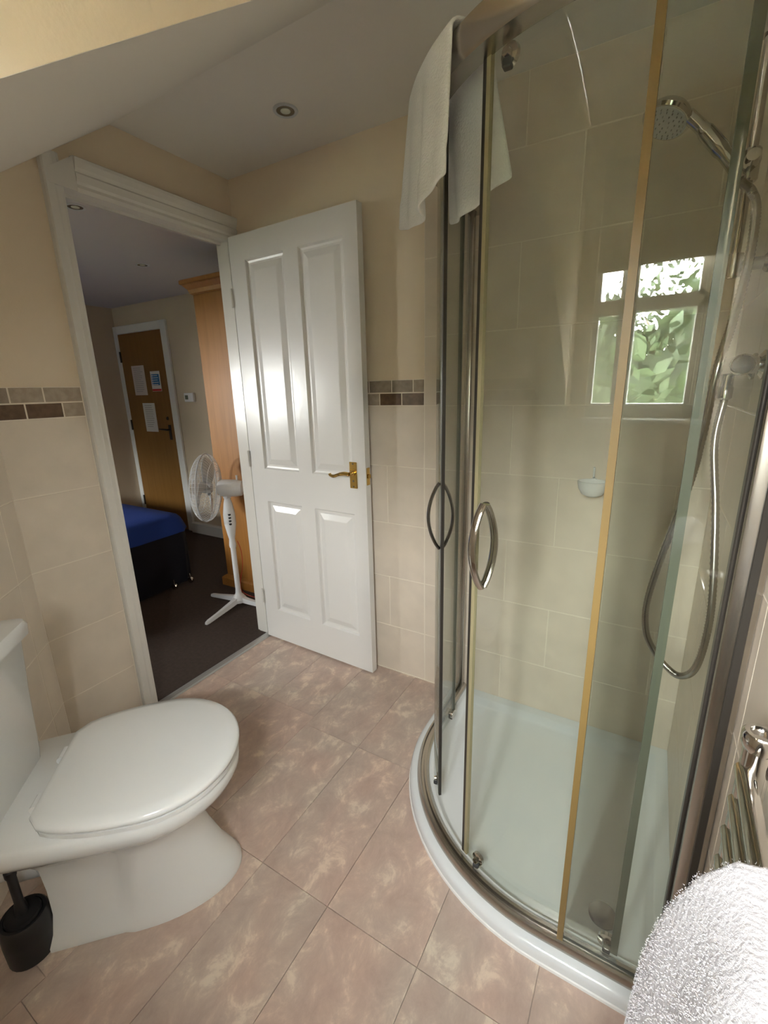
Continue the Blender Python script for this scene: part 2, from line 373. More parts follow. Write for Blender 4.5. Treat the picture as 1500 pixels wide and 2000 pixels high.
# back wall low tiles
n = (0, 1, 0); O = (0, YB, 0)
tile_field(wall_b, O, n, -XD+.003, -XC1-.003, ROWS[:-1]+[WB[2]], (-1.6, -1.42)); grout(wall_b, O, n, [(-XD, -XC1, 0, WB[2])])
# vinyl tiles of the floor
cols = [-.09, .165, .415, .665, .92, 1.155, 1.42, 1.67, 1.938]
def inside_room(x, y): return x >= 0 and y <= 0 and x <= XD and y >= YB and (x - (YC-y)) > -0.02
vt = {}
for ci, (x0, x1) in enumerate(zip(cols, cols[1:])):
    j0 = [0, -.5, -1.0, -1.5, -2.0] if x0 > .6 else [0, -.45, -.95, -1.45, -2.0]
    for y1_, y0_ in zip(j0, j0[1:]):
        a = max(x0, .036); g = .0007
        # clip polygon against the splayed wall x + y >= YC
        poly = [(a+g, y0_+g), (x1-g, y0_+g), (x1-g, y1_-g), (a+g, y1_-g)]; out = []
        for k in range(4):
            p, q = poly[k], poly[(k+1) % 4]; dp, dq = p[0]+p[1]-YC, q[0]+q[1]-YC
            if dp >= 0: out.append(p)
            if dp*dq < 0: t = dp/(dp-dq); out.append((p[0]+t*(q[0]-p[0]), p[1]+t*(q[1]-p[1])))
        if len(out) < 3: continue
        cxx = sum(p[0] for p in out)/len(out); cyy = sum(p[1] for p in out)/len(out)
        b = B(); loft(b, [[(p[0]-cxx, p[1]-cyy, -.0035) for p in out], [(p[0]-cxx, p[1]-cyy, -.0006) for p in out], [((p[0]-cxx)*.997, (p[1]-cyy)*.9985, 0) for p in out]])
        o = obj('tile', b, M['floor'], fl, smooth=False); o.location = (cxx, cyy, 0)
# metal threshold strip
b = B(); loft(b, [[(x, y, z) for x, z in ((-.006, .0), (-.002, .006), (.012, .008), (.030, .006), (.036, 0))] for y in (DB_, DA)], closed=True)
struct('trim_1', b, M['thr'])
# silicone along the skirting of the wall
b = B(); box(b, (.036, -.008, 0), (1.11, -.004, .004)); struct('trim_2', b, M['grout'])

# ------------------------------------------------------------ door casing (architrave and lining)
def prof_strip(bm, prof, p0, p1, across, out):     # prof: (distance across, projection)
    rings = []
    for p in (p0, p1): rings.append([Vector(p)+Vector(across)*a+Vector(out)*h for a, h in prof])
    return loft(bm, rings)
ARCH = [(0, 0), (0, .012), (.010, .016), (.022, .014), (.030, .018), (.044, .020), (.054, .022), (.058, .016), (.060, .0)]
trim = struct('trim_3', prof_strip(B(), ARCH, (0, DB_+.004, 0), (0, DB_+.004, slope_z(DB_)-.012), (0, -1, 0), (1, 0, 0)), M['gloss'])
HARCH = [(0, 0), (0, .014), (.012, .019), (.022, .017), (.030, .023), (.052, .026), (.058, .021), (.070, .027), (.088, .031), (.098, .032), (.102, .024), (.104, 0)]
struct('trim_4', prof_strip(B(), HARCH, (0, DB_+.045, HH-.004), (0, -.0, HH-.004), (0, 0, 1), (1, 0, 0)), M['gloss'])
b = B(); prism(b, [(DB_+.045, HH-.004), (DB_-.040, HH-.004), (DB_-.053, HH+.03), (DB_+.045, HH+.0975)], .0205, Matrix(((0, 0, 1, 0), (1, 0, 0, 0), (0, 1, 0, 0), (0, 0, 0, 1))))
struct('trim_5', b, M['gloss'])
b = B()
box(b, (-.06, DA, 0), (0, DA+.027, HH+.027)); box(b, (-.06, DB_-.027, 0), (0, DB_, HH+.027)); box(b, (-.06, DB_, HH), (0, DA, HH+.027))
box(b, (-.058, DB_, 0), (-.045, DB_+.010, HH)); box(b, (-.058, DB_, HH-.010), (-.045, DA, HH))
lining = struct('door_frame', b, M['gloss'])
b = B(); box(b, (-.038, DB_, .93), (-.004, DB_+.003, 1.06), .001); struct('strike_plate', b, M['brass'], lining)
# bedroom side architrave
b = B(); box(b, (-.078, DA+.004, 0), (-.06, DA+.06, HH+.06)); box(b, (-.078, DB_-.06, 0), (-.06, DB_, HH+.06)); box(b, (-.078, DB_-.06, HH), (-.06, DA+.06, HH+.06)); struct('trim_6', b, M['gloss'])

# ------------------------------------------------------------ open white panelled door
door = bpy.data.objects.new('door_1', None); C.objects.link(door); door['kind'] = 'structure'
door.location = (.028, -.062, 0); door.rotation_euler = (0, 0, R(-1.9)); bpy.context.view_layer.update()
DW, DT = .703, .035
def panel_door(parent, W_, z0, z1, T, pans, m, name='door_panel'):
    # front face at y = 0 facing -y; thickness to +y. pans: (x0, x1, z0, z1)
    b = B()
    xs = sorted({0, W_} | {p[0] for p in pans} | {p[1] for p in pans}); zs = sorted({z0, z1} | {p[2] for p in pans} | {p[3] for p in pans})
    def isp(xa, za):
        return any(p[0]-1e-6 <= xa < p[1]-1e-6 and p[2]-1e-6 <= za < p[3]-1e-6 for p in pans)
    for side in (0, 1):
        Y = 0 if side == 0 else T; s = 1 if side == 0 else -1
        for i in range(len(xs)-1):
            for j in range(len(zs)-1):
                if isp(xs[i], zs[j]): continue
                b.faces.new([b.verts.new(v) for v in ((xs[i], Y, zs[j]), (xs[i+1], Y, zs[j]), (xs[i+1], Y, zs[j+1]), (xs[i], Y, zs[j+1]))])
        for p in pans:
            rr = []
            for ins, d in ((0, 0), (.006, .009), (.014, .011), (.022, .011), (.048, .003), (.052, .0025)):
                rr.append([(p[0]+ins, Y+s*d, p[2]+ins), (p[1]-ins, Y+s*d, p[2]+ins), (p[1]-ins, Y+s*d, p[3]-ins), (p[0]+ins, Y+s*d, p[3]-ins)])
            loft(b, rr, cap0=False)
    for q in (((0, 0, z0), (0, T, z0), (0, T, z1), (0, 0, z1)), ((W_, 0, z0), (W_, T, z0), (W_, T, z1), (W_, 0, z1)), ((0, 0, z0), (W_, 0, z0), (W_, T, z0), (0, T, z0)), ((0, 0, z1), (W_, 0, z1), (W_, T, z1), (0, T, z1))):
        b.faces.new([b.verts.new(v) for v in q])
    bmesh.ops.remove_doubles(b, verts=b.verts[:], dist=1e-5)
    return obj(name, b, m, parent, smooth=False)
PX = [(.095, .325), (.405, .635)]
pans = [(a, c, .955, 1.885) for a, c in PX] + [(a, c, .185, .79) for a, c in PX]
panel_door(door, DW, .009, 1.988, DT, pans, M['doorw'])
def lever(parent, x, z, m, s=1, dirx=-1, plate_h=.115, plate_w=.038, length=.10):
    b = B(); box(b, (x-plate_w/2, -.005, z-plate_h/2), (x+plate_w/2, 0, z+plate_h/2), .0015)
    h = obj('handle', b, m, parent)
    b = B(); lathe(b, [(.012, 0), (.012, .006), (.008, .010), (.008, .030)], 16, (x, -.005, z+.01), frame((0, -1, 0)))
    tube(b, spline([(x, -.036, z+.01), (x+dirx*.02, -.040, z+.012), (x+dirx*.05, -.040, z+.006), (x+dirx*.08, -.038, z-.004), (x+dirx*length, -.036, z-.001), (x+dirx*(length+.004), -.036, z+.006)], 5), [.0085]*10+[.007]*8+[.0065]*8, 10)
    obj('lever', b, m, h)
    b = B()
    for dz in (-plate_h/2+.008, plate_h/2-.008): lathe(b, [(.004, 0), (.003, .0015)], 10, (x, -.005, z+dz), frame((0, -1, 0)))
    lathe(b, [(.005, 0), (.0045, .001)], 10, (x, -.005, z-.025), frame((0, -1, 0)))
    obj('screw', b, M['dchrome'], h)
lever(door, .640, .966, M['brass'])
b = B(); box(b, (DW-.0005, .006, .925), (DW+.0015, .029, 1.0), .0005); box(b, (DW+.001, .011, .955), (DW+.010, .024, .972), .001); lp = obj('latch_plate', b, M['brass'], door)
for hz in (.25, 1.0, 1.74):
    b = B(); tube(b, [(-.006, -.006, hz-.04), (-.006, -.006, hz+.04)], .005, 10); box(b, (-.004, 0, hz-.04), (.002, .028, hz+.04)); obj('hinge', b, M['gloss'], door)

# ------------------------------------------------------------ toilet
def outline(hwb, hwm, n0, nm, n1, z, nb=6, ns=9, nf=26, p=.5, ef=1.0):
    pts = []
    for i in range(nb+1): pts.append((-hwb+2*hwb*i/nb, n0, z))
    for i in range(1, ns): t = i/ns; pts.append((hwb+(hwm-hwb)*(1-(1-t)**2)**p, n0+(nm-n0)*t, z))
    for i in range(nf+1):
        a = math.pi*i/nf; c, s = math.cos(a), math.sin(a)
        pts.append((hwm*math.copysign(abs(c)**ef, c), nm+(n1-nm)*abs(s)**ef, z))
    for i in range(ns-1, 0, -1): t = i/ns; pts.append((-(hwb+(hwm-hwb)*(1-(1-t)**2)**p), n0+(nm-n0)*t, z))
    return pts
def pedo(hwb, hwm, n0, nm, n1, z):
    o = outline(hwb, hwm, n0, nm, n1, z); q = []
    for x, y, zz in o:
        t = min(1, max(0, (y-.350)/.022)); t = t*t*(3-2*t)
        if y < nm: lim = hwb+(hwm-hwb)*t; x = max(-lim, min(lim, math.copysign(lim, x) if abs(x) >= hwb*.999 else x))
        q.append((x, y, zz))
    return q
UT = .575
tl = thing('toilet', 'white close-coupled toilet with closed lid against the tiled corner wall', 'toilet', (UT*Q, YC-UT*Q, 0), R(-45))
NO = 0.0
b = B(); loft(b, [pedo(*a) for a in (
    (.122, .128, .185, .40, .632, 0), (.122, .128, .185, .40, .632, .012), (.106, .120, .190, .40, .618, .035), (.090, .112, .192, .40, .590, .08), (.084, .106, .190, .40, .560, .15),
    (.084, .104, .185, .41, .540, .22))] + [outline(*a) for a in ((.095, .120, .150, .42, .555, .265), (.120, .150, .090, .43, .590, .298), (.135, .178, .035, .44, .635, .325), (.140, .192, .015, .45, .655, .345), (.143, .197, .010, .45, .662, .36), (.143, .197, .010, .45, .662, .384), (.135, .189, .018, .45, .654, .3925))])
pan = obj('pan', b, M['ceramic'], tl, angle=60)
b = B(); loft(b, [outline(.125, .196, .232, .46, .658, .393, p=.5), outline(.130, .202, .230, .46, .664, .397), outline(.130, .202, .230, .46, .664, .407), outline(.116, .188, .240, .46, .652, .4085)]); obj('seat', b, M['lid'], tl, angle=50)
b = B(); loft(b, [outline(.118, .190, .240, .46, .652, .4115), outline(.131, .203, .230, .46, .665, .4125), outline(.134, .206, .228, .46, .668, .416), outline(.134, .206, .228, .46, .668, .424), outline(.130, .201, .232, .46, .662, .430), outline(.115, .180, .245, .455, .640, .4345), outline(.08, .12, .29, .45, .56, .437), outline(.02, .03, .40, .45, .48, .438)]); obj('lid', b, M['lid'], tl, angle=50)
for s in (-1, 1):
    b = B(); tube(b, [(s*.075-.02, .218, .405), (s*.075+.02, .218, .405)], .011, 14); box(b, (s*.075-.010, .208, .392), (s*.075+.010, .226, .404), .002); obj('hinge', b, M['lid'], tl)
def rrect(hw, n0, n1, z, r=.02, k=5, bow=.006, cx=0):
    pts = []
    for (sx, sy, a0) in ((1, 1, 0), (-1, 1, 90), (-1, -1, 180), (1, -1, 270)):
        rr = r if sy > 0 else .006
        for i in range(k+1):
            a = R(a0+90*i/k); x = sx*(hw-rr)+rr*math.cos(a); y = ((n1-rr) if sy > 0 else (n0+rr))+rr*math.sin(a)
            pts.append((x+cx, y+(bow*(1-(x/hw)**2) if sy > 0 else 0), z))
    return pts
CCX = .012
b = B(); loft(b, [rrect(.130, .012, .148, .392, cx=CCX), rrect(.134, .012, .150, .42, cx=CCX), rrect(.142, .012, .157, .60, cx=CCX), rrect(.148, .012, .166, .738, cx=CCX), rrect(.140, .02, .155, .739, cx=CCX)])
obj('cistern', b, M['ceramic'], tl, angle=50)
b = B(); loft(b, [rrect(.152, .010, .172, .739, cx=CCX), rrect(.158, .006, .180, .744, cx=CCX), rrect(.159, .006, .182, .770, cx=CCX), rrect(.154, .010, .177, .782, cx=CCX), rrect(.130, .025, .155, .786, cx=CCX)])
obj('cistern_lid', b, M['ceramic'], tl, angle=50)
b = B(); lathe(b, [(.024, 0), (.024, .004), (.020, .007)], 24, (CCX, .09, .786)); obj('flush_button', b, M['chrome'], tl)
b = B(); tube(b, [(0, .215, .205), (0, .14, .195), (0, .008, .190)], [.052, .050, .050], 20); tube(b, [(0, .165, .197), (0, .115, .195)], .060, 20)
obj('waste_pipe', b, M['wplast'], tl)

# toilet brush
tb = thing('toilet_brush', 'black toilet brush standing in its round black pot beside the toilet', 'toilet brush', (.575, -1.436, 0))
b = B(); lathe(b, [(.046, 0), (.050, .004), (.052, .06), (.050, .112), (.046, .118), (.040, .118), (.038, .10)], 28, cap1=True); obj('pot', b, M['black'], tb)
b = B(); lathe(b, [(.038, .117), (.036, .124), (.014, .128), (.012, .15), (.0095, .16), (.0095, .235), (.012, .242), (.012, .256), (.006, .262)], 18); obj('handle', b, M['black'], tb)

# ------------------------------------------------------------ shower tray
CXQ, CYQ = 1.66, -.30
def quad(o, ow, z, k=22, xr=XD-.004, yb=-.006):
    pts = [(xr-ow, yb-ow, z), (CXQ-.55+o, yb-ow, z)] if False else []
    pts.append((xr-ow, yb-ow, z)); pts.append((CXQ-.55+o, yb-ow, z))
    r = .55-o
    for i in range(k+1):
        a = R(180+90*i/k); pts.append((CXQ+r*math.cos(a), CYQ+r*math.sin(a), z))
    pts.append((xr-ow, CYQ-.55+o, z))
    return pts
b = B(); loft(b, [quad(0, 0, .0), quad(0, 0, .024), quad(.004, 0, .033), quad(.014, 0, .038), quad(.028, 0, .0385), quad(.078, .034, .0385), quad(.084, .040, .035), quad(.094, .050, .014), quad(.106, .066, .009), quad(.20, .18, .007)])
tray = tagt(obj('shower_tray', b, M['tray'], angle=50), 'low white quadrant shower tray in the tiled corner', 'shower tray')
b = B(); lathe(b, [(.034, 0), (.034, .003), (.028, .005), (.010, .006)], 28, (1.787, -.672, .007)); obj('drain_cover', b, M['dchrome'], tray)
b = B(); rr = [[(p[0], p[1], z) for p in quad(o, 0, 0)][1:] for o, z in ((-.004, .0), (-.003, .006), (.001, .008))]; loft(b, rr, closed=False, cap0=False, cap1=False); obj('sealant', b, M['seal'], tray)

# ------------------------------------------------------------ shower enclosure
se = thing('shower_enclosure', 'curved glass shower enclosure with two sliding doors and chrome rails', 'shower', (1.66, -.30, 0))
def path(r, a0, a1, s0=None, s1=None, k=None):   # arc at radius r, optional straight ends: s0 = y end on the left leg, s1 = x end on the front leg
    pts = []
    if s0 is not None: pts += [(CXQ-r, s0 + (CYQ-s0)*i/4, 0) for i in range(4)]
    k = k or max(4, int(abs(a1-a0)/3))
    for i in range(k+1):
        a = R(a0+(a1-a0)*i/k); pts.append((CXQ+r*math.cos(a), CYQ+r*math.sin(a), 0))
    if s1 is not None: pts += [(CXQ+(s1-CXQ)*i/4, CYQ-r, 0) for i in range(1, 5)]
    return pts
def pnorm(pts, i):
    a = Vector(pts[max(i-1, 0)]); c = Vector(pts[min(i+1, len(pts)-1)]); d = (c-a).normalized(); return Vector((d.y, -d.x, 0))
def sweep(bm, pts, prof, mi=0):                  # prof: (outward offset, z)
    rings = []
    for i, p in enumerate(pts):
        nn = -pnorm(pts, i) if (Vector(p)-Vector((CXQ, CYQ, 0))).dot(pnorm(pts, i)) < 0 else pnorm(pts, i)
        rings.append([Vector((p[0], p[1], 0))+nn*o+Vector((0, 0, z)) for o, z in prof])
    return loft(bm, rings, mi=mi)
def W_(o): return o
b = B(); sweep(b, path(.505, 180, 270, -.010, XD-.008), [(-.020, .038), (-.020, .050), (-.012, .058), (-.004, .058), (-.002, .048), (.006, .048), (.008, .056), (.014, .054), (.019, .045), (.020, .038)])
obj('bottom_rail', b, M['satin'], se, world=True)
b = B(); sweep(b, path(.505, 180, 270, -.010, XD-.008), [(-.022, 1.876), (-.022, 1.928), (-.015, 1.936), (.012, 1.936), (.020, 1.928), (.022, 1.915), (.018, 1.888), (.012, 1.878)])
obj('top_rail', b, M['satin'], se, world=True)
def post(x0, y0, x1, y1):
    b = B(); box(b, (x0, y0, .0388), (x1, y1, 1.93), .006, 2); return b
wp = obj('wall_profile', post(XD-.046, -.830, XD-.006, -.782), M['satin'], se, world=True)
b = B(); box(b, (XD-.052, -.816, .04), (XD-.046, -.796, 1.92), .002); box(b, (XD-.028, -.8345, .04), (XD-.016, -.8295, 1.92), .001); obj('seal', b, M['edge'], wp, world=True)
obj('wall_profile', post(1.138, -.030, 1.163, -.007), M['satin'], se, world=True)
def sheet(pts, z0, z1, t=.006):
    b = B(); sweep(b, pts, [(-t/2, z0), (t/2, z0), (t/2, z1), (-t/2, z1)]); b.faces.ensure_lookup_table()
    for f in b.faces:
        f.normal_update()
    return b
def vstrip(p, d, z0, z1, wd, th):      # vertical bar at point p, wide along the path direction d
    b = B(); d = Vector(d).normalized(); nn = Vector((-d.y, d.x, 0)); p = Vector((p[0], p[1], 0))
    cs = [p+d*wd/2+nn*th/2, p-d*wd/2+nn*th/2, p-d*wd/2-nn*th/2, p+d*wd/2-nn*th/2]
    return loft(b, [[c+Vector((0, 0, z0)) for c in cs], [c+Vector((0, 0, z1)) for c in cs]])
# fixed panels
fp = obj('fixed_panel', sheet([(1.660-.510, -.030+(-.26+.030)*i/4, 0) for i in range(5)], .050, 1.885), M['glass'], se, world=True)
obj('seal', vstrip((1.150, -.262), (0, 1, 0), .050, 1.885, .008, .010), M['gedge'], fp, world=True)
fp = obj('fixed_panel', sheet([(1.703+(XD-.046-1.703)*i/4, -.810, 0) for i in range(5)], .050, 1.885), M['glass'], se, world=True)
obj('seal', vstrip((1.703, -.808), (1, 0, 0), .050, 1.885, .013, .012), M['gold'], fp, world=True)
# sliding doors
def arcpt(r, a): return Vector((CXQ+r*math.cos(R(a)), CYQ+r*math.sin(R(a)), 0))
RD = .483; RD1 = .464
def handle_(parent, a, zc, h, bow, rad, rd):
    d = arcpt(1, a)-Vector((CXQ, CYQ, 0)); base = arcpt(rd, a)
    hb = B()
    for s in (1, -1):
        pts = [base + d*s*(.004+bow*math.sin(math.pi*i/16)**.8) + Vector((0, 0, zc-h/2+h*i/16)) for i in range(17)]
        tube(hb, pts, rad, 10, flat=(1.0, 1.5))
    return obj('handle', hb, M['dchrome'] if rad < .006 else M['chrome'], parent, world=True)
def roller(parent, p, outn, z, r=.017):
    b = B(); lathe(b, [(r*.4, 0), (r, .003), (r, .011), (r*.7, .014), (r*.35, .015)], 16, p+Vector((0, 0, z)), frame(outn)); lathe(b, [(r*.5, 0), (r*.4, .008)], 12, p+Vector((0, 0, z)), frame(-Vector(outn)))
    o = obj('roller', b, M['chrome'], parent, world=True)
    b = B(); box(b, (p.x-.008, p.y-.008, z-.022), (p.x+.008, p.y+.008, z-.008), .002); obj('roller_block', b, M['rubber'], o, world=True)
sd = obj('sliding_door', sheet(path(RD1, 180, 218.5, -.22, None), .062, 1.880), M['glass'], se, world=True)
dd = arcpt(1, 218.5)-arcpt(1, 217); obj('door_edge', vstrip(arcpt(RD1, 218.8), dd, .062, 1.880, .010, .0085), M['edge'], sd, world=True)
obj('seal', vstrip((CXQ-RD1, -.22), (0, 1, 0), .062, 1.880, .010, .010), M['strip'], sd, world=True)
handle_(sd, 216.5, .985, .185, .030, .0048, RD1)
for z in (.078, 1.862):
    roller(sd, arcpt(RD1, 213), -(arcpt(1, 213)-Vector((CXQ, CYQ, 0))), z); roller(sd, Vector((CXQ-RD1, -.245, 0)), (1, 0, 0), z)
sd = obj('sliding_door', sheet(path(RD, 242, 270, None, 1.815), .062, 1.880), M['glass'], se, world=True)
dd = arcpt(1, 243)-arcpt(1, 242)
obj('door_edge', vstrip(arcpt(RD, 241.7), dd, .062, 1.880, .008, .007), M['edge'], sd, world=True)
obj('seal', vstrip(arcpt(RD-.001, 242.8), dd, .062, 1.880, .010, .009), M['seal2'], sd, world=True, label='grey yellowish plastic seal')
obj('seal', vstrip((1.815, CYQ-RD), (1, 0, 0), .062, 1.880, .015, .010), M['strip'], sd, world=True)
handle_(sd, 245.6, .978, .195, .032, .0068, RD)
for z in (.078, 1.862):
    roller(sd, arcpt(RD, 247.5), -(arcpt(1, 247.5)-Vector((CXQ, CYQ, 0))), z); roller(sd, Vector((1.80, CYQ-RD, 0)), (0, 1, 0), z, .021)

# ------------------------------------------------------------ shower fittings on the right wall
sr = thing('shower_riser_rail', 'chrome riser rail on two wall brackets inside the shower', 'shower rail', (XD, -.348, 1.56))
b = B(); tube(b, [(1.867, -.348, 1.535), (1.867, -.348, 2.02)], .0095, 14); obj('rail', b, M['chrome'], sr, world=True)
for z in (1.56, 1.985):
    b = B(); tube(b, [(1.867, -.348, z), (XD-.004, -.348, z)], .0125, 14); lathe(b, [(.020, 0), (.020, .010), (.014, .016)], 16, (XD-.004, -.348, z), frame((-1, 0, 0)))
    lathe(b, [(.016, -.022), (.016, .022)], 16, (1.867, -.348, z)); obj('bracket', b, M['satin'], sr, world=True)
b = B(); lathe(b, [(.014, -.03), (.017, -.026), (.017, .026), (.014, .03)], 16, (1.867, -.348, 1.745)); lathe(b, [(.013, 0), (.016, .008), (.012, .03)], 14, (1.867, -.362, 1.745), frame((0, -1, .2)))
obj('slider', b, M['chrome'], sr, world=True)
# hand shower
hs = thing('hand_shower', 'chrome hand shower with grey nozzle face resting in its slider', 'shower head', (1.838, -.372, 1.73))
axis = [Vector((1.852, -.385, 1.712)), Vector((1.835, -.378, 1.745)), Vector((1.800, -.368, 1.795)), Vector((1.772, -.360, 1.832)), Vector((1.745, -.355, 1.862))]
b = B(); tube(b, spline(axis, 6), [.0105]*4+[.013]*6+[.0155]*7+[.0125]*6+[.013]*2, 16); obj('handle', b, M['chrome'], hs, world=True)
hn = Vector((-.30, -.30, -.85)).normalized(); hc = Vector((1.708, -.350, 1.868))
b = B(); lathe(b, [(.020, -.020), (.040, -.014), (.048, -.004), (.050, .004), (.046, .010)], 30, hc, frame(hn, (0, 1, 0))); obj('head', b, M['chrome'], hs, world=True)
b = B(); lathe(b, [(.043, .009), (.042, .012), (.005, .0125)], 30, hc, frame(hn, (0, 1, 0))); fc = obj('spray_face', b, M['gplast'], hs, world=True)
b = B(); fr = frame(hn, (0, 1, 0))
for rr_, k in ((.010, 5), (.020, 10), (.030, 16), (.037, 20)):
    for i in range(k): lathe(b, [(.0014, 0), (.001, .0035)], 5, hc+fr @ Vector((rr_*math.cos(6.283*i/k), rr_*math.sin(6.283*i/k), .012)), fr)
o = obj('nozzle', b, M['fin'], fc, world=True, smooth=False); o['kind'] = 'stuff'
# valve
sv = thing('shower_valve', 'chrome thermostatic bar valve on the right shower wall', 'shower valve', (XD, -.42, 1.35))
b = B(); tube(b, [(1.890, -.335, 1.35), (1.890, -.515, 1.35)], .019, 18); obj('bar', b, M['chrome'], sv, world=True)
for y0, y1_ in ((-.290, -.335), (-.515, -.562)):
    b = B(); lathe(b, [(.0185, 0), (.020, .004), (.020, .034), (.017, .040)], 12, (1.890, y0, 1.35), frame((0, -1, 0))); obj('knob', b, M['chrome'], sv, world=True)
for y in (-.365, -.485):
    b = B(); tube(b, [(1.880, y, 1.35), (XD-.004, y, 1.35)], .016, 14); lathe(b, [(.028, 0), (.028, .006), (.020, .012)], 18, (XD-.004, y, 1.35), frame((-1, 0, 0))); obj('elbow', b, M['chrome'], sv, world=True)
b = B(); lathe(b, [(.012, 0), (.012, -.025), (.014, -.03), (.014, -.052), (.010, -.056)], 14, (1.890, -.352, 1.335)); obj('outlet', b, M['chrome'], sv, world=True)
# hose
hp = [(1.853, -.386, 1.708), (1.874, -.388, 1.685), (1.886, -.392, 1.645), (1.885, -.415, 1.545), (1.870, -.47, 1.434), (1.854, -.52, 1.346), (1.848, -.49, 1.198), (1.842, -.44, 1.090), (1.811, -.38, .885), (1.795, -.37, .750), (1.803, -.375, .672), (1.826, -.385, .628), (1.858, -.40, .597), (1.888, -.42, .592), (1.913, -.45, .640), (1.922, -.46, .745), (1.919, -.45, .855), (1.903, -.41, 1.03), (1.884, -.37, 1.18), (1.890, -.352, 1.280)]
sp_ = spline(hp, 26); b = B(); tube(b, sp_, [.0080+(.0009 if i % 2 else -.0003) for i in range(len(sp_))], 10)
tagt(obj('shower_hose', b, M['satin'], smooth=True, angle=80), 'ribbed metal shower hose looping down from hand shower to valve', 'hose')
# soap dish on the far wall
sdh = thing('soap_dish', 'small white soap dish fixed to the tiled far shower wall', 'soap dish', (1.603, -.006, 1.0))
b = B(); rings = []
for s_, z in ((.35, .958), (.72, .966), (.96, .985), (1.06, 1.010), (.98, 1.010), (.80, .985), (.40, .972)):
    rings.append([(1.605+.045*s_*math.cos(6.283*i/28), -.052+.040*s_*math.sin(6.283*i/28), z) for i in range(28)])
loft(b, rings); obj('dish', b, M['soap'], sdh, world=True)
b = B(); tube(b, [(1.603, -.006, 1.012), (1.603, -.020, 1.020), (1.603, -.024, 1.052)], .0035, 8); lathe(b, [(.014, 0), (.012, .006)], 16, (1.603, -.006, 1.000), frame((0, -1, 0))); obj('bracket', b, M['soap'], sdh, world=True)

# ------------------------------------------------------------ towel over the shower rail
def towel_over():
    b = B(); NA, NT = 26, 46; grid = []
    for j in range(NT+1):
        row = []; t = j/NT
        for i in range(NA+1):
            s = i/NA
            # profile across the rail: outside hem -> rail top -> inside hem
            if t < .46:
                q = 1-t/.46; ang = (214-5*q+s*(24+4*q)) ; r = .534 + .004*q + .012*math.sin(s*9+1.0)*q + .007*math.sin(s*19+2)*q; z = 1.938-q*(.245+.02*math.sin(s*4))
                r += .003*math.exp(-((q-.80)/.025)**2)+.003*math.exp(-((q-.88)/.02)**2)
                if s < .3: r += (.3-s)*.02*q
            elif t < .56:
                q = (t-.46)/.10; ang = 214+s*24; r = .534-.056*q; z = 1.9425+.004*math.sin(math.pi*q)
            else:
                q = (t-.56)/.44; ang = 214-4*q+s*(24+6*q); r = .478-.024*min(1, q*6)-.014*q-(.032+.01*math.sin(s*8))*q*s - .008*math.sin(s*13)*q; z = 1.938-q*(.240-.02*s+.02*math.sin(s*3.1))
            a = R(ang); row.append(b.verts.new((CXQ+r*math.cos(a), CYQ+r*math.sin(a), z)))
        grid.append(row)
    for j in range(NT):
        for i in range(NA): b.faces.new((grid[j][i], grid[j][i+1], grid[j+1][i+1], grid[j+1][i]))
    return b
tw = tagt(obj('hand_towel', towel_over(), M['towel'], angle=180), 'white hand towel draped over the top rail of the shower', 'towel')
md = tw.modifiers.new('thick', 'SOLIDIFY'); md.thickness = .007; md.offset = 0
md = tw.modifiers.new('sub', 'SUBSURF'); md.levels = 1; md.render_levels = 1

# ------------------------------------------------------------ towel radiator and towel
rd = thing('towel_radiator', 'chrome ladder towel radiator with bowed bars on the right wall', 'radiator', (XD, -1.25, .15))
YR0, YR1 = -1.072, -1.572
for y in (YR0, YR1):
    b = B(); tube(b, [(1.906, y, .16), (1.906, y, .922)], .0145, 20); lathe(b, [(.0155, .905), (.0185, .912), (.0185, .924), (.016, .928), (.011, .928), (.010, .918)], 20, (1.906, y, 0)); p_ = obj('post', b, M['chrome'], rd, world=True)
    b = B()
    for z in (.25, .88):
        b = B(); tube(b, [(1.905, y, z), (XD-.008, y, z)], .008, 10); lathe(b, [(.014, 0), (.014, .008)], 14, (XD-.006, y, z), frame((-1, 0, 0))); obj('wall_bracket', b, M['chrome'], p_, world=True)
zz = .872; cnt = 0
while zz > .2:
    pts = [(1.898-.006*math.sin(math.pi*i/14), YR0+(YR1-YR0)*i/14, zz) for i in range(15)]
    b = B(); tube(b, pts, .0105, 12); obj('bar', b, M['chrome'], rd, world=True); cnt += 1
    zz -= .048 if cnt % 5 else .095
def towel_rad():
    # profile in (x, z), swept along y toward the camera; thick folded bath towel over the radiator
    DZT = -.03
    prof = [(1.928, .66), (1.929, .80), (1.926, .90), (1.912, .946), (1.885, .966), (1.858, .958), (1.838, .925), (1.822, .868), (1.812, .79), (1.806, .70), (1.801, .60), (1.799, .50), (1.835, .50), (1.842, .60), (1.845, .70), (1.850, .80), (1.858, .87), (1.868, .902), (1.886, .920), (1.905, .912), (1.914, .80), (1.914, .66)]
    b = B(); P = [Vector((x, 0, z+DZT)) for x, z in prof]; n = len(P); K = 20; rings = []
    cx = sum(p.x for p in P)/n; cz = sum(p.z for p in P)/n
    for j in range(K+1):
        t = j/K; y = -1.262-t*.27; e = min(1, min(t, 1-t)*10+.35)**.5
        rings.append([Vector((p.x + (0 if i in (0, 1, 2) else .004*math.sin(9*t+p.z*14)), y-(p.z-.9)*.06, p.z)) for i, p in enumerate(P)])
    # round both ends
    r0 = [Vector((p.x, rings[0][i].y+.007, p.z-.002)) for i, p in enumerate(rings[0])]
    loft(b, rings); return b
bt = tagt(obj('bath_towel', towel_rad(), M['btowel'], angle=180), 'thick fluffy white bath towel hung over the towel radiator', 'towel')
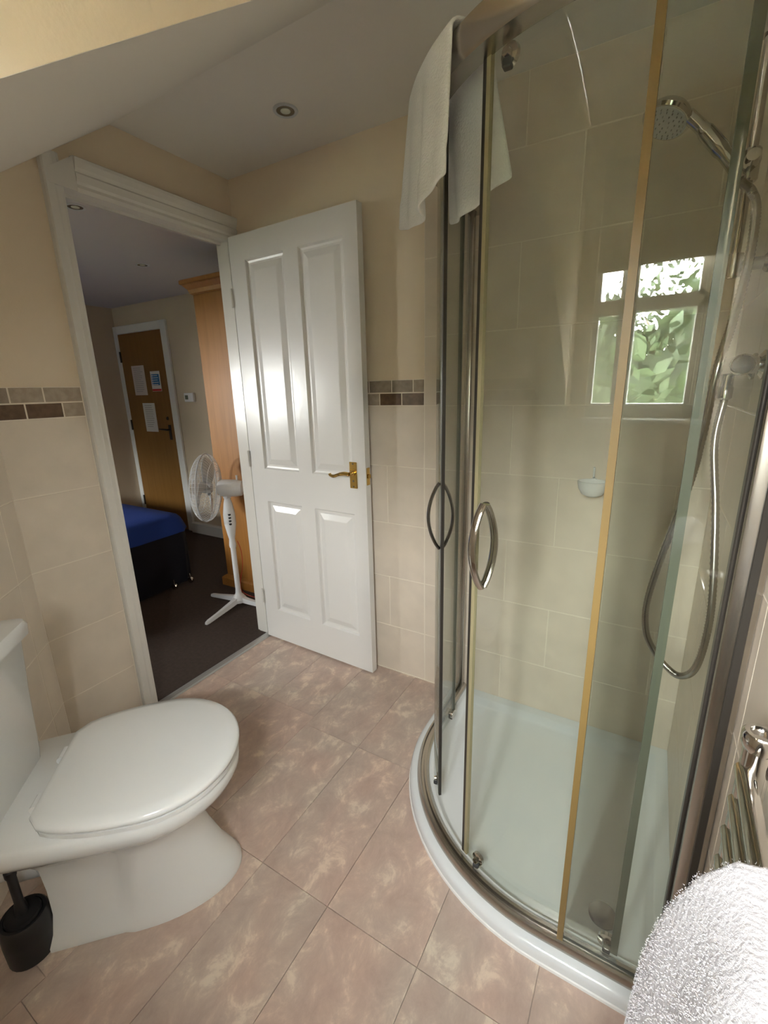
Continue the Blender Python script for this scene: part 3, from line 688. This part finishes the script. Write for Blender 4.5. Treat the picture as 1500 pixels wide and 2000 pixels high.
rnd = random.Random(4); b = B(); mz = bt.data; polys = [p for p in mz.polygons if p.area > 1e-6]; mz.calc_loop_triangles()
tris = list(mz.loop_triangles); cum = []; tot = 0
for t_ in tris: tot += t_.area; cum.append(tot)
import bisect
for k in range(70000):
    t_ = tris[min(len(tris)-1, bisect.bisect(cum, rnd.random()*tot))]; a_, b_, c_ = (mz.vertices[i].co for i in t_.vertices)
    u, v = rnd.random(), rnd.random()
    if u+v > 1: u, v = 1-u, 1-v
    p = a_+(b_-a_)*u+(c_-a_)*v; n_ = (Vector(t_.normal)+Vector((rnd.uniform(-.7, .7), rnd.uniform(-.7, .7), rnd.uniform(-.7, .7)))).normalized()
    e_ = n_.orthogonal().normalized()*rnd.uniform(.0002, .0004); ln = rnd.uniform(.0009, .0021)
    b.faces.new([b.verts.new(p-e_), b.verts.new(p+e_), b.verts.new(p+n_*ln)])
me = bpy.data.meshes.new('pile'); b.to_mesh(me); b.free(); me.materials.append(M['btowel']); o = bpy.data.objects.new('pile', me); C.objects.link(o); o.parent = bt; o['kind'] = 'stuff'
md = bt.modifiers.new('bev', 'BEVEL'); md.width = .009; md.segments = 3; md.limit_method = 'ANGLE'; md.angle_limit = R(50)

# ------------------------------------------------------------ recessed downlights
def downlight(x, y, z, label, r=.042, group=None):
    t = thing('downlight', label, 'ceiling light', (x, y, z), 0, group)
    b = B(); lathe(b, [(r*.70, .0), (r*.74, -.004), (r*.95, -.005), (r, -.002), (r, .0)], 32); obj('bezel', b, M['gplast'], t)
    b = B(); lathe(b, [(r*.72, -.003), (r*.60, -.001), (r*.55, -.0005)], 32); obj('reflector', b, M['dchrome'], t)
    b = B(); lathe(b, [(r*.42, -.0012), (r*.40, -.004), (r*.20, -.006)], 24); obj('lamp', b, M['bulb'], t)
downlight(.568, -.251, HC, 'recessed chrome downlight in the bathroom ceiling')
downlight(-.55, -.385, BZ, 'recessed downlight in bedroom ceiling just inside the doorway', group='recessed downlights in the bedroom ceiling')
downlight(-1.20, .335, BZ, 'farther recessed downlight in the bedroom ceiling', group='recessed downlights in the bedroom ceiling')

# ------------------------------------------------------------ bedroom: oak door, frame, notices
d2 = bpy.data.objects.new('door_2', None); C.objects.link(d2); d2['kind'] = 'structure'; d2.location = (-2.81, BY1-.020, 0); bpy.context.view_layer.update()
b = B(); box(b, (0, 0, .005), (.665, .019, 1.885), .002); obj('door_panel', b, M['oak'], d2, smooth=False)
b = B(); box(b, (.585, -.006, .90), (.622, 0, 1.04), .002); h2 = obj('handle', b, M['iron'], d2)
b = B(); tube(b, [(.603, -.006, .995), (.603, -.035, .995), (.58, -.042, .998), (.50, -.042, 1.0)], [.008, .008, .008, .006], 10); obj('lever', b, M['iron'], h2)
b = B(); lathe(b, [(.017, 0), (.015, .006)], 16, (.59, 0, 1.10), frame((0, -1, 0))); obj('keyhole', b, M['iron'], d2)
for z in (.25, 1.03, 1.68):
    b = B(); box(b, (-.012, -.008, z-.05), (.008, .004, z+.05), .001); obj('hinge', b, M['iron'], d2)
b = B(); box(b, (-2.895, BY1-.024, 0), (-2.812, BY1, 1.96), .004); box(b, (-2.143, BY1-.024, 0), (-2.06, BY1, 1.96), .004); box(b, (-2.812, BY1-.024, 1.888), (-2.143, BY1, 1.96), .004)
b.verts.ensure_lookup_table()
for v in b.verts: v.co.x = max(v.co.x, BX0+.001)
struct('door_frame', b, M['pvc'])
def notice(name, x0, x1, z0, z1, m, label, cat='notice'):
    b = B(); y = BY1-.0207; box(b, (x0, y-.0012, z0), (x1, y, z1)); o = tagt(obj(name, b, m, smooth=False), label, cat); return o
def lines(parent, x0, x1, zs, m=None):
    b = B(); y = BY1-.0225
    for z in zs: box(b, (x0, y-.0004, z-.003), (x0+(x1-x0)*random.uniform(.7, 1), y, z+.003))
    o = obj('print', b, m or M['lcd'], parent, smooth=False); o['kind'] = 'stuff'
M['ink'] = mat('faint_ink', (.45, .42, .42), .8)
nn_ = notice('paper_notice', -2.668, -2.470, 1.318, 1.592, M['ppaper'], 'pinkish printed sheet fixed high on the left of the oak door'); lines(nn_, -2.64, -2.50, [1.57-.018*k for k in range(13)], M['ink'])
nn_ = notice('paper_notice', -2.580, -2.390, .970, 1.243, M['paper'], 'white printed sheet fixed low in the middle of the oak door'); lines(nn_, -2.55, -2.42, [1.22-.02*k for k in range(11)], M['ink'])
sg = notice('fire_action_sign', -2.385, -2.243, 1.350, 1.532, M['paper'], 'blue and white safety sign with red band on the oak door', 'sign')
b = B(); y = BY1-.0225; box(b, (-2.372, y-.0005, 1.405), (-2.256, y, 1.505)); obj('blue_panel', b, M['signblue'], sg, smooth=False)
b = B(); box(b, (-2.382, y-.0005, 1.353), (-2.246, y, 1.372)); obj('red_band', b, M['signred'], sg, smooth=False)
b = B()
for k in range(5): lathe(b, [(.008, 0), (.008, .0004)], 12, (-2.358, y-.0006, 1.412+.02*k), frame((0, -1, 0))); box(b, (-2.345, y-.001, 1.409+.02*k), (-2.28+.01*(k % 2), y-.0006, 1.415+.02*k))
o = obj('print', b, M['paper'], sg, smooth=False); o['kind'] = 'stuff'
th = thing('thermostat', 'small white thermostat with dark display on bedroom wall', 'thermostat', (-1.865, BY1, 1.288))
b = B(); box(b, (-1.928, BY1-.028, 1.250), (-1.803, BY1-.001, 1.328), .005, 2); obj('case', b, M['wplast'], th, world=True)
b = B(); box(b, (-1.912, BY1-.0295, 1.272), (-1.872, BY1-.028, 1.308)); obj('display', b, M['lcd'], th, world=True)

# wardrobe
wd = thing('wardrobe', 'tall pine wardrobe with cornice just beyond the doorway', 'wardrobe', (-.44, .63, 0))
wx0, wx1, wy0, wy1 = -.745, -.125, .330, .90
b = B(); box(b, (wx0, wy0, .07), (wx1, wy1, 1.90), .004); obj('body', b, M['pine'], wd, world=True, smooth=False)
b = B()
for i, (o_, z) in enumerate(((.0, 1.90), (.012, 1.905), (.018, 1.925), (.040, 1.95), (.050, 1.955), (.050, 1.975), (.042, 1.980))): pass
rings = [[(wx0-o_, wy0-o_, z), (wx1, wy0-o_, z), (wx1, wy1+o_*.5, z), (wx0-o_, wy1+o_*.5, z)] for o_, z in ((.0, 1.898), (.012, 1.905), (.018, 1.925), (.040, 1.95), (.050, 1.955), (.050, 1.975), (.042, 1.980))]
loft(b, rings); obj('cornice', b, M['pine'], wd, world=True, smooth=False)
rings = [[(wx0-o_, wy0-o_, z), (wx1, wy0-o_, z), (wx1, wy1+o_*.5, z), (wx0-o_, wy1+o_*.5, z)] for o_, z in ((.028, 0), (.028, .055), (.018, .066), (.002, .075))]
b = B(); loft(b, rings); obj('plinth', b, M['pine'], wd, world=True, smooth=False)
b = B(); box(b, (wx0-.018, wy0+.02, .09), (wx0, (wy0+wy1)/2-.002, 1.88), .003); dr = obj('door', b, M['pine'], wd, world=True, smooth=False)
b = B(); lathe(b, [(.008, 0), (.008, .012), (.016, .02), (.014, .03)], 16, (wx0-.018, .58, 1.0), frame((-1, 0, 0))); obj('knob', b, M['pine'], dr, world=True)
b = B(); box(b, (wx0-.018, (wy0+wy1)/2+.002, .09), (wx0, wy1-.02, 1.88), .003); dr = obj('door', b, M['pine'], wd, world=True, smooth=False)
b = B(); lathe(b, [(.008, 0), (.008, .012), (.016, .02), (.014, .03)], 16, (wx0-.018, .65, 1.0), frame((-1, 0, 0))); obj('knob', b, M['pine'], dr, world=True)

# bed
bx0, bx1, by0, by1, bz = BX0+.03, -1.05, -1.08, .27, .50
bd = thing('bed', 'bed under a bright blue cover in the dim bedroom', 'bed', ((bx0+bx1)/2, (by0+by1)/2, 0))
b = B(); box(b, (bx0, by0+.03, .10), (bx1-.04, by1-.03, .28), .01); obj('base', b, M['navy'], bd, world=True)
b = B(); box(b, (bx0, by0+.01, .28), (bx1-.015, by1-.01, .485), .05, 4); obj('mattress', b, M['mattress'], bd, world=True)
b = B()
def cover_ring(o_, z, r=.10, wob=0):
    pts = []
    x1, ya, yb = bx1+o_, by0-o_, by1+o_
    pts.append((bx0, yb, z))
    def nrm(i): return wob*math.sin(i*1.9)+wob*.6*math.sin(i*3.3+1)
    xs = [bx0+(x1-r-bx0)*i/14 for i in range(1, 15)]
    pts += [(x, yb+nrm(k), z) for k, x in enumerate(xs)]
    for i in range(1, 8): a = R(90-90*i/8); pts.append((x1-r+(r+nrm(i+2))*math.cos(a), yb-r+(r+nrm(i+2))*math.sin(a), z))
    for i in range(13): pts.append((x1+nrm(i+5), yb-r-(yb-ya-2*r)*i/12, z))
    for i in range(1, 8): a = R(-90*i/8); pts.append((x1-r+(r+nrm(i))*math.cos(a), ya+r+(r+nrm(i))*math.sin(a), z))
    pts += [(x, ya-nrm(k), z) for k, x in enumerate(xs[::-1])]
    pts.append((bx0, ya, z)); return pts
loft(b, [cover_ring(.034, .385, .13, .006), cover_ring(.026, .42, .12, .004), cover_ring(.012, .47, .11), cover_ring(-.005, .492, .10), cover_ring(-.04, .508, .08), cover_ring(-.15, .513, .05)], cap0=False)
obj('bed_cover', b, M['blue'], bd, world=True, angle=70)
b = B(); loft(b, [cover_ring(.022, .012, .15, .012), cover_ring(.022, .10, .14, .010), cover_ring(.024, .25, .13, .007), cover_ring(.022, .36, .12, .004), cover_ring(.014, .40, .12)], cap0=False, cap1=False); obj('valance', b, M['navy'], bd, world=True, angle=70, label='very dark navy valance')
for y in (by1-.06, by1-.19):
    b = B(); lathe(b, [(.018, -.01), (.022, -.006), (.022, .006), (.018, .01)], 18, (bx1+.050, y, .024), frame((.3, -1, 0))); tube(b, [(bx1+.05, y, .03), (bx1+.045, y, .075)], .006, 8); obj('castor', b, M['chrome'], bd, world=True)
b = B(); box(b, (BX0+.002, by0-.02, .1), (BX0+.028, by1+.02, .60), .006); obj('headboard', b, M['oak'], bd, world=True)

# pedestal fan
FX, FY = -.435, .150
fn = thing('pedestal_fan', 'white pedestal fan standing in front of the pine wardrobe', 'fan', (FX, FY, 0))
for a, ln in ((-82, .30), (183, .255), (8, .25)):
    d = Vector((math.cos(R(a)), math.sin(R(a)), 0)); s_ = Vector((-d.y, d.x, 0)); b = B(); rings = []
    for t, wv, z0, z1 in ((.03, .022, .020, .052), (.3, .018, .012, .040), (.7, .013, .004, .026), (.93, .012, .0, .020), (1.0, .008, .0, .014)):
        p = d*ln*t; rings.append([p+s_*wv+Vector((0, 0, z0)), p+s_*wv*.7+Vector((0, 0, z1)), p-s_*wv*.7+Vector((0, 0, z1)), p-s_*wv+Vector((0, 0, z0))])
    loft(b, rings); obj('leg', b, M['wplast'], fn)
b = B(); lathe(b, [(.045, .015), (.046, .035), (.030, .058), (.020, .07), (.0165, .10), (.0165, .40)], 20); obj('pole', b, M['wplast'], fn)
b = B(); lathe(b, [(.020, .385), (.022, .40), (.018, .44), (.024, .47), (.036, .54), (.036, .60), (.026, .67), (.018, .70), (.018, .72)], 20); cb_ = obj('control_box', b, M['wplast'], fn)
vdir = Vector((CX-FX, CY-FY, 0)).normalized()
for k in range(4):
    b = B(); p = Vector((vdir.x, vdir.y, 0))*.034; box(b, (p.x-.006, p.y-.006, .54+.02*k), (p.x+.006, p.y+.006, .55+.02*k)); obj('button', b, M['black'], cb_)
ax = Vector((math.cos(R(215)), math.sin(R(215)), .05)).normalized()
hub = Vector((0, 0, .765))
b = B(); lathe(b, [(.020, -.105), (.045, -.095), (.052, -.06), (.052, .02), (.040, .045)], 24, hub, frame(ax)); box(b, (-.018, -.018, .70), (.018, .018, .735), .004)
lathe(b, [(.006, .80), (.006, .835), (.008, .84)], 10, (0-ax.x*.07, 0-ax.y*.07, 0)); obj('motor', b, M['wplast'], fn)
gc = hub + ax*.115; fr = frame(ax); GR = .205
gd = B()
for k in range(56):
    a = 2*math.pi*k/56
    for sgn in (1, -1):
        pts = [gc+fr @ Vector((r_*math.cos(a), r_*math.sin(a), sgn*.072*(1-(r_/GR)**2.5)**.5 if r_ < GR else 0)) for r_ in (.045, .10, .15, .18, .197, GR)]
        tube(gd, pts, .0011, 4, caps=False)
for r_, zz_ in ((.10, .066), (.16, .049), (GR, 0)):
    for sgn in (1, -1): tube(gd, [gc+fr @ Vector((r_*math.cos(2*math.pi*k/40), r_*math.sin(2*math.pi*k/40), sgn*zz_)) for k in range(40)], .0014 if r_ < GR else .004, 5, closed=True)
o = obj('guard', gd, M['wplast'], fn, angle=80)
b = B(); lathe(b, [(.045, .068), (.047, .074), (.02, .080)], 24, gc, fr); obj('badge', b, M['wplast'], o)
b = B(); lathe(b, [(.030, -.03), (.032, .02), (.015, .035)], 20, gc, fr); bl = obj('rotor', b, M['gplast'], fn)
for k in range(3):
    b = B(); rings = []
    for r_, w0, w1, tw_ in ((.028, -.35, .35, .022), (.08, -.55, .50, .022), (.13, -.62, .50, .018), (.17, -.55, .42, .013), (.182, -.40, .30, .010)):
        ring = []
        for q in range(7):
            a = 2*math.pi*k/3+w0+(w1-w0)*q/6; ring.append(gc+fr @ Vector((r_*math.cos(a), r_*math.sin(a), tw_*(1-2*q/6))))
        rings.append(ring)
    vr = [[b.verts.new(p) for p in r_] for r_ in rings]
    for r0_, r1_ in zip(vr, vr[1:]):
        for q in range(6): b.faces.new((r0_[q], r0_[q+1], r1_[q+1], r1_[q]))
    o = obj('blade', b, M['gplast'], bl, angle=80); md = o.modifiers.new('t', 'SOLIDIFY'); md.thickness = .0025
b = B(); tube(b, spline([(.01, .03, .42), (.035, .03, .35), (.03, .03, .25), (-.03, .05, .12), (-.035, .06, .05), (.0, .09, .012), (.08, .10, .008)], 8), .0022, 8); obj('power_cable', b, M['red'], fn)

# ------------------------------------------------------------ windows
wn = sobj('window_1'); x0, x1, z0, z1 = WB; yw = YB-.075
def bars(b, x0, x1, z0, z1, y0, y1, t):
    box(b, (x0, y0, z0), (x0+t, y1, z1)); box(b, (x1-t, y0, z0), (x1, y1, z1)); box(b, (x0, y0, z0), (x1, y1, z0+t)); box(b, (x0, y0, z1-t), (x1, y1, z1))
b = B(); bars(b, x0, x1, z0, z1, yw-.03, yw+.03, .035); box(b, (x0+.18, yw-.03, z0), (x0+.21, yw+.03, z1)); fr_ = struct('frame', b, M['pvc'], wn)
b = B(); bars(b, x0+.037, x0+.178, z0+.037, 1.60, yw-.02, yw+.035, .018); bars(b, x0+.037, x0+.178, 1.62, z1-.037, yw-.02, yw+.035, .018); bars(b, x0+.212, x1-.037, z0+.037, 1.60, yw-.02, yw+.035, .018); bars(b, x0+.212, x1-.037, 1.62, z1-.037, yw-.02, yw+.035, .018); box(b, (x0, yw-.03, 1.595), (x1, yw+.03, 1.625)); struct('sash', b, M['pvc'], wn)
b = B(); box(b, (x0+.03, yw-.003, z0+.03), (x1-.03, yw+.003, z1-.03)); struct('pane', b, M['pane'], wn)
b = B(); box(b, (x0+.006, YB-.008, 1.74), (x1-.006, YB-.005, z1-.03)); tube(b, [(x0+.006, YB-.008, 1.74), (x1-.006, YB-.008, 1.74)], .007, 8)
bl_ = tagt(obj('roller_blind', b, M['blind'], smooth=False), 'cream roller blind pulled part way down the bathroom window', 'blind')
b = B(); tube(b, [(x0+.003, YB-.022, z1-.026), (x1-.003, YB-.022, z1-.026)], .018, 16); obj('roller', b, M['blind'], bl_)
b = B(); box(b, (x0-.02, YB-.044, z0-.02), (x1+.02, YB+.018, z0+.0), .004); struct('sill', b, M['pvc'], wn)
wn = sobj('window_2'); x0, x1, z0, z1 = WR; yw = BY0-.06
b = B(); bars(b, x0, x1, z0, z1, yw-.03, yw+.03, .05); box(b, ((x0+x1)/2-.03, yw-.03, z0), ((x0+x1)/2+.03, yw+.03, z1)); struct('frame', b, M['pvc'], wn)
b = B(); box(b, (x0+.03, yw-.003, z0+.03), (x1-.03, yw+.003, z1-.03)); struct('pane', b, M['pane'], wn)

# ------------------------------------------------------------ outside
b = B(); box(b, (-25, -40, -3.1), (25, -2.6, -3.0)); struct('ground', b, M['grass'])
def tree(x, y, h, r, label, seed):
    rnd = random.Random(seed); t = thing('tree', label, 'tree', (x, y, -3.0), 0, 'trees outside the bathroom window')
    b = B(); tube(b, [(0, 0, 0), (.1, 0, h*.4), (0, .1, h*.8)], [.22, .16, .06], 8)
    for k in range(7):
        a = rnd.uniform(0, 6.28); tube(b, [(0, 0, h*(.35+.06*k)), (r*.6*math.cos(a), r*.6*math.sin(a), h*(.55+.06*k))], [.07, .02], 6)
    obj('trunk', b, M['bark'], t)
    b = B()
    for k in range(2600):
        u, v_ = rnd.uniform(0, 6.283), rnd.uniform(-1, 1); q = rnd.random()**.4; s_ = math.sqrt(1-v_*v_)
        c = Vector((r*q*s_*math.cos(u), r*q*s_*math.sin(u), h*.70+r*1.15*q*v_)); e1 = Vector((rnd.uniform(-1, 1), rnd.uniform(-1, 1), rnd.uniform(-1, 1))).normalized(); e2 = e1.orthogonal().normalized(); z_ = rnd.uniform(.05, .12)
        b.faces.new([b.verts.new(c+e1*z_), b.verts.new(c+e2*z_*.6), b.verts.new(c-e1*z_), b.verts.new(c-e2*z_*.6)])
    me = bpy.data.meshes.new('foliage'); b.to_mesh(me); b.free(); me.materials.append(M['leaf']); o = bpy.data.objects.new('foliage', me); C.objects.link(o); o.parent = t; o['kind'] = 'stuff'
tree(-2.6, -9.4, 5.6, 2.0, 'green leafy tree outside, leftmost seen from the bathroom window', 1)
tree(1.9, -13.5, 6.6, 2.3, 'green leafy tree outside, middle one and farthest from the window', 2)
tree(6.0, -9.6, 6.0, 2.1, 'green leafy tree outside, rightmost seen from the bathroom window', 3)
hd = thing('hedge', 'tall dense green hedge outside behind the bathroom window', 'hedge', (2, -6.2, -3.0))
b = B(); rnd = random.Random(9)
for k in range(17000):
    x_ = rnd.uniform(-5, 5); c = Vector((x_, rnd.uniform(-.5, .5), rnd.uniform(0, 5.35+.30*math.sin(x_*2.1)+.22*math.sin(x_*5)))); e1 = Vector((rnd.uniform(-1, 1), rnd.uniform(-.4, .4), rnd.uniform(-1, 1))).normalized(); e2 = e1.orthogonal().normalized(); z_ = rnd.uniform(.06, .14)
    b.faces.new([b.verts.new(c+e1*z_), b.verts.new(c+e2*z_*.6), b.verts.new(c-e1*z_), b.verts.new(c-e2*z_*.6)])
me = bpy.data.meshes.new('foliage'); b.to_mesh(me); b.free(); me.materials.append(M['leaf']); o = bpy.data.objects.new('foliage', me); C.objects.link(o); o.parent = hd; o['kind'] = 'stuff'
b = B(); rr = []
for i in range(41):
    x_ = -4.9+9.8*i/40; ht = 5.0+.30*math.sin(x_*2.1)+.22*math.sin(x_*5)
    rr.append([(x_, -.30, .1), (x_, .30, .1), (x_, .28+.05*math.sin(i*2.3), ht*.5), (x_, .12, ht), (x_, -.12, ht), (x_, -.28-.05*math.sin(i*1.7), ht*.5)])
loft(b, rr); obj('sky_gap_backing', b, M['leaf'], hd, smooth=False)  # solid core added to block bright sky showing between the leaves
for k in range(9):
    b = B(); tube(b, [(-4.4+k*1.1, 0, 0), (-4.3+k*1.1, .05, 2.2), (-4.4+k*1.1, 0, 4.2)], [.07, .05, .02], 7); obj('stem', b, M['bark'], hd)
